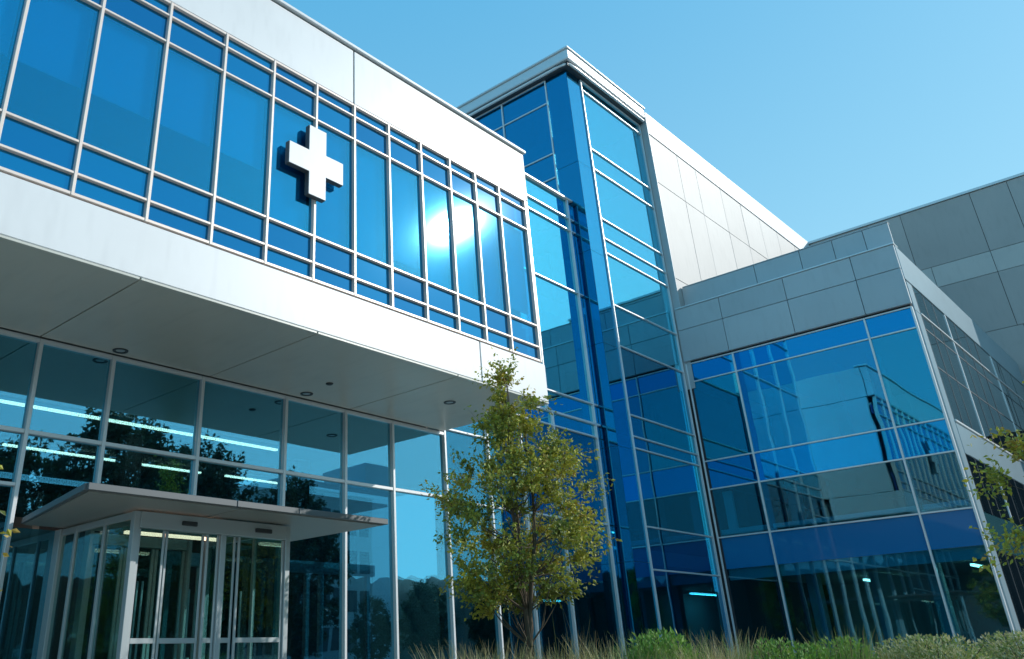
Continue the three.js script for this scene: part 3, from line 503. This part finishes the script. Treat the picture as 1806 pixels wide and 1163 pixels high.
// tall trees across the road, mirrored in the lobby glass
const big = makeTree({ H: 13, prof: [[2.6, 2.0], [4.5, 3.8], [7, 4.3], [9.5, 3.5], [11.5, 2.0], [13, 0.4]], clumps: 150, twigs: 6, leaves: 22, L: 0.34, stems: 5, trunkR: 0.24, palette: deep });
for (const [x, z, s, a, l] of [[20, 27, 0.95, 0.4, 'dark broad tree across the road mirrored left of the canopy'], [27.5, 25, 1.25, 1.9, 'dark broad tree across the road mirrored above the canopy'], [34, 27, 1.18, 3.1, 'lower dark tree across the road mirrored in the lobby glass'], [41, 25, 1.02, 4.6, 'dark round tree across the road mirrored near the corner pane'], [12, 31, 0.9, 5.5, 'dark tree across the road behind the photographer'], [23.5, 30, 1.12, 2.5, 'small dark tree between the mirrored broad trees'], [31, 31, 1.15, 5.1, 'small dark tree behind the mirrored lower tree'], [16, 27, 1.0, 0.9, 'dark tree across the road mirrored at the left edge'], [38, 31, 1.12, 1.2, 'short dark tree behind the mirrored round tree'], [46, 30, 0.55, 2.2, 'low dark tree at the far end of the road'], [6, 28, 0.8, 3.3, 'dark tree across the road straight behind the photographer'], [60, 36, 0.5, 0.4, 'small dark tree beside the office block across the road'], [72, 40, 0.62, 1.4, 'mid sized dark tree right of the office block across the road'], [79, 46, 0.7, 2.4, 'second dark tree right of the office block across the road'], [88, 44, 0.6, 3.4, 'third dark tree right of the office block across the road'], [97, 50, 0.75, 4.4, 'fourth dark tree right of the office block across the road'], [108, 48, 0.62, 5.4, 'farthest dark tree right of the office block across the road']]) plantTree(big, 'broadleaf_tree', l, 'tree', [x, 0, z], s, a, 'trees across the road');

// pale office block across the road, mirrored in the right-hand lobby panes
{
  const o = thing('office_block', 'pale office block across the road mirrored in the lobby panes', 'building', [60, 0, 46]);
  part(o, 'wall', [54, 66, 0.02, 17, 42, 52], M.stone[1], 0.05); part(o, 'parapet', [53.8, 66.2, 17.02, 17.9, 41.8, 52.2], M.white, 0.05);
  part(o, 'stair_tower', [66.05, 70, 0.02, 21, 43, 50], M.white, 0.05);
  for (const y of [2, 5.7, 9.4, 13.1]) for (let i = 0; i < 6; i++) { part(o, 'window', [54.8 + i * 1.85, 56.2 + i * 1.85, y, y + 2.1, 41.95, 41.985], M.darkFrame); part(o, 'window', [53.96, 53.985, y, y + 2.1, 43 + i * 1.45, 44 + i * 1.45], M.darkFrame); }
}
// raised planting bed
{
  const cl = [[6.6, -7.6], [8.2, -7.2], [10.2, -7.0], [11.4, -5.9], [12.9, -5.0], [14.2, -4.0], [15.8, -2.8], [17.5, -1.4]].map(([x, z]) => V(x, 0, z));
  const curve = new THREE.CatmullRomCurve3(cl), N = 60, K = 12, pos = [], idx = [], uv = [];
  for (let i = 0; i <= N; i++) { const p = curve.getPoint(i / N), t = curve.getTangent(i / N), s = V(-t.z, 0, t.x); for (let k = 0; k <= K; k++) { const q = k / K * 2 - 1, w = 1.7 * q, e = Math.min(1, Math.min(i, N - i) / 6), x = p.x + s.x * w, z = p.z + s.z * w; pos.push(x, (0.44 * Math.pow(Math.cos(q * Math.PI / 2), 0.6) * Math.sqrt(e) + 0.02 * hash(i, k, 9)) - (Math.abs(q) === 1 ? 0.05 : 0), z); uv.push(x, z); if (i < N && k < K) { const o = i * (K + 1) + k; idx.push(o, o + 1, o + K + 1, o + 1, o + K + 2, o + K + 1); } } }
  const g = new THREE.BufferGeometry(); g.setAttribute('position', new THREE.Float32BufferAttribute(pos, 3)); g.setAttribute('uv', new THREE.Float32BufferAttribute(uv, 2)); g.setIndex(idx); g.computeVertexNormals();
  struct('planting_bed', g, std(0.07, 0.05, 0.03, 1, 0, { map: asphaltTex, bumpMap: asphaltTex, bumpScale: 0.03 }), 'low mounded planting bed in front of the building');
}
const straw = [[0.50, 0.42, 0.18], [0.42, 0.37, 0.14], [0.28, 0.29, 0.08], [0.58, 0.48, 0.26]], lush = [[0.17, 0.36, 0.04], [0.24, 0.43, 0.06], [0.33, 0.47, 0.09], [0.12, 0.25, 0.04]], mixed = [[0.23, 0.26, 0.07], [0.38, 0.34, 0.12], [0.16, 0.21, 0.05], [0.46, 0.4, 0.17]];
const bladeMat = leafMat(1, 1, 1, 0.3);
function grassGeo(n, h, r, spread, pal, w = 0.009) {
  const p = [], c = [];
  for (let i = 0; i < n; i++) {
    const a = rr(0, 6.283), q = Math.sqrt(rnd()) * r, b = V(Math.cos(a) * q, -0.04, Math.sin(a) * q), H = h * rr(0.45, 1.08), a2 = a + rr(-0.9, 0.9), o = H * spread * rr(0.15, 1), d = V(Math.cos(a2), 0, Math.sin(a2)), s = V(-d.z, 0, d.x).applyAxisAngle(V(0, 1, 0), rr(-1, 1)), W = w * rr(0.6, 1.4), col = pal[Math.floor(rnd() * pal.length)], v = rr(0.7, 1.25), nod = rnd() < 0.5 ? 0.12 : 0.02;
    let pr = null;
    for (let k = 0; k <= 4; k++) { const t = k / 4, y = H * (t - nod * t * t * t * 2), e = b.clone().addScaledVector(d, o * t * t).add(V(0, y, 0)), ww = W * (1 - t * 0.93) / 2, l = e.clone().addScaledVector(s, ww), R = e.clone().addScaledVector(s, -ww); if (pr) for (const z of [pr[0], pr[1], l, pr[1], R, l]) { p.push(z.x, z.y, z.z); c.push(col[0] * v, col[1] * v, col[2] * v); } pr = [l, R]; }
  }
  return leafGeo({ p, c });
}
function shrubGeo(n, a, h, b, pal, L, flat = 0.6) {
  const B = leafBuf(), wood = [];
  for (let k = 0; k < 16; k++) { const t = rr(0, 6.283), q = rr(0.2, 0.85); wood.push(tube([V(rr(-0.2, 0.2) * a, -0.04, rr(-0.2, 0.2) * b), V(Math.cos(t) * q * a * 0.6, h * 0.4, Math.sin(t) * q * b * 0.6), V(Math.cos(t) * q * a, h * rr(0.6, 0.95), Math.sin(t) * q * b)], [0.012, 0.009, 0.004], 4)); }
  for (let i = 0; i < n; i++) {
    const d = rdir(), rad = Math.pow(rnd(), 0.33) * (0.82 + 0.28 * fbm(d.x * 0.5 + 0.5, d.z * 0.5 + 0.5, 8, 21, 2)), at = V(d.x * a * rad, Math.max(0.02, h * (0.42 + 0.56 * d.y * rad)), d.z * b * rad);
    const c = pal[Math.floor(rnd() * pal.length)], v = rr(0.7, 1.25), l = L * rr(0.6, 1.3);
    leaf(B, at, rdir().add(d).add(V(0, 0.4, 0)).normalize(), rdir().add(V(0, flat, 0)).normalize(), l, l * 0.45, [c[0] * v, c[1] * v, c[2] * v]);
  }
  return { wood: mergeGeometries(wood), leaves: leafGeo(B) };
}
const tanA = grassGeo(620, 0.80, 0.38, 0.5, straw, 0.014), tanB = grassGeo(560, 0.74, 0.42, 0.6, mixed, 0.014), grn = mergeGeometries([grassGeo(900, 0.86, 0.5, 0.35, lush, 0.016), shrubGeo(2400, 0.55, 0.82, 0.5, lush, 0.075, 0.1).leaves]), grn2 = grassGeo(460, 0.78, 0.3, 0.45, lush.concat(mixed), 0.014);
const tall = grassGeo(34, 1.15, 0.35, 0.3, straw, 0.008);
function clump(geo, name, label, [x, z], s = 1, turn = 0, group, y = 0.4) { const t = thing(name, label, name === 'grass_clump' ? 'grass' : 'shrub', [x, y, z], group); t.rotation.y = turn; t.scale.set(s, s * 1.08, s); add(t, 'blades', geo, bladeMat); return t; }
for (const [x, z, g, s, l] of [[7.92, -6.89, tanA, 0.95, 'straw coloured grass clump at the left end of the bed'], [8.47, -7.01, tanB, 1, 'second straw grass clump from the left end of the bed'], [9.03, -7.12, tanA, 1, 'straw grass clump left of the young tree trunk'], [8.84, -6.55, tanB, 0.95, 'straw grass clump in front of the young tree trunk'], [9.83, -6.88, tanA, 1, 'straw grass clump just right of the young tree trunk'], [9.59, -6.34, tanB, 0.95, 'low mixed grass clump right of the young tree'], [10.61, -6.61, tanA, 1.05, 'tall straw grass clump between the young tree and the green clump'], [9.88, -5.88, tanB, 1, 'straw grass clump at the left foot of the green clump'], [10.75, -5.32, tanA, 1, 'straw grass clump right of the bright green clump'], [11.81, -5.44, tanA, 1.05, 'tall straw grass clump left of the small green shrub'], [12.82, -5.62, grn2, 1, 'green wispy grass clump behind the small green shrub'], [13.12, -4.88, tanB, 0.95, 'straw grass clump right of the small green shrub'], [12.77, -4.37, grn2, 1.05, 'thin green stalked clump in the middle of the right wing'], [13.35, -4.22, tanB, 1, 'straw grass clump left of the pale hedge']]) clump(g, 'grass_clump', l, [x, z], s, rr(0, 6), 'grass clumps in the planting bed');
clump(grn, 'grass_clump', 'large bright green bushy grass clump before the tower foot', [10.96, -6.0], 1.0, 0.3, 'grass clumps in the planting bed');
clump(tall, 'grass_clump', 'sparse tall straw stalks right of the young tree', [10.35, -6.9], 1.02, 1.3, 'grass clumps in the planting bed');
{
  const sg = shrubGeo(2600, 0.5, 0.78, 0.45, [[0.17, 0.34, 0.04], [0.24, 0.42, 0.06], [0.32, 0.46, 0.09], [0.12, 0.24, 0.04]], 0.06), hg = shrubGeo(9000, 1.35, 0.78, 0.6, [[0.52, 0.50, 0.20], [0.32, 0.38, 0.10], [0.66, 0.60, 0.36], [0.22, 0.30, 0.07]], 0.05);
  const put = (g, label, [x, z], s, turn) => { const t = thing('shrub', label, 'shrub', [x, 0.36, z], 'shrubs in the planting bed'); t.rotation.y = turn; t.scale.setScalar(s); add(t, 'stems', g.wood, barkMat); add(t, 'leaves', g.leaves, foliage); };
  put(sg, 'small dark green shrub before the right wing', [12.02, -4.94], 1, 0.5);
  put(sg, 'dull green shrub beside the straw grass left of the hedge', [12.5, -4.75], 0.92, 2.2);
  put(sg, 'bright green shrub right of the thin green stalks', [13.15, -4.5], 1.0, 4.1);
  put(hg, 'pale flowering hedge, left half, at the lower right corner', [14.1, -3.75], 1, 0.75);
  put(hg, 'pale flowering hedge, right half, at the lower right corner', [15.3, -2.75], 1.02, 3.9);
}
// short turf over the bed
{
  const B = grassGeo(14, 0.16, 0.12, 0.8, mixed, 0.008), n = 900, im = new THREE.InstancedMesh(B, bladeMat, n), m = new THREE.Matrix4();
  for (let i = 0; i < n; i++) { const t = rnd(), x = 7.2 + t * 9, z = -7.5 + t * t * 3.2 + t * 1.6 + rr(-1, 1); m.makeRotationY(rr(0, 6)).setPosition(x, 0.3, z); im.setMatrixAt(i, m); }
  im.name = 'turf'; im.castShadow = im.receiveShadow = true; tag(im, 'short dry turf covering the planting bed', 'grass', null, 'stuff'); scene.add(im);
}

renderer.render(scene, camera);
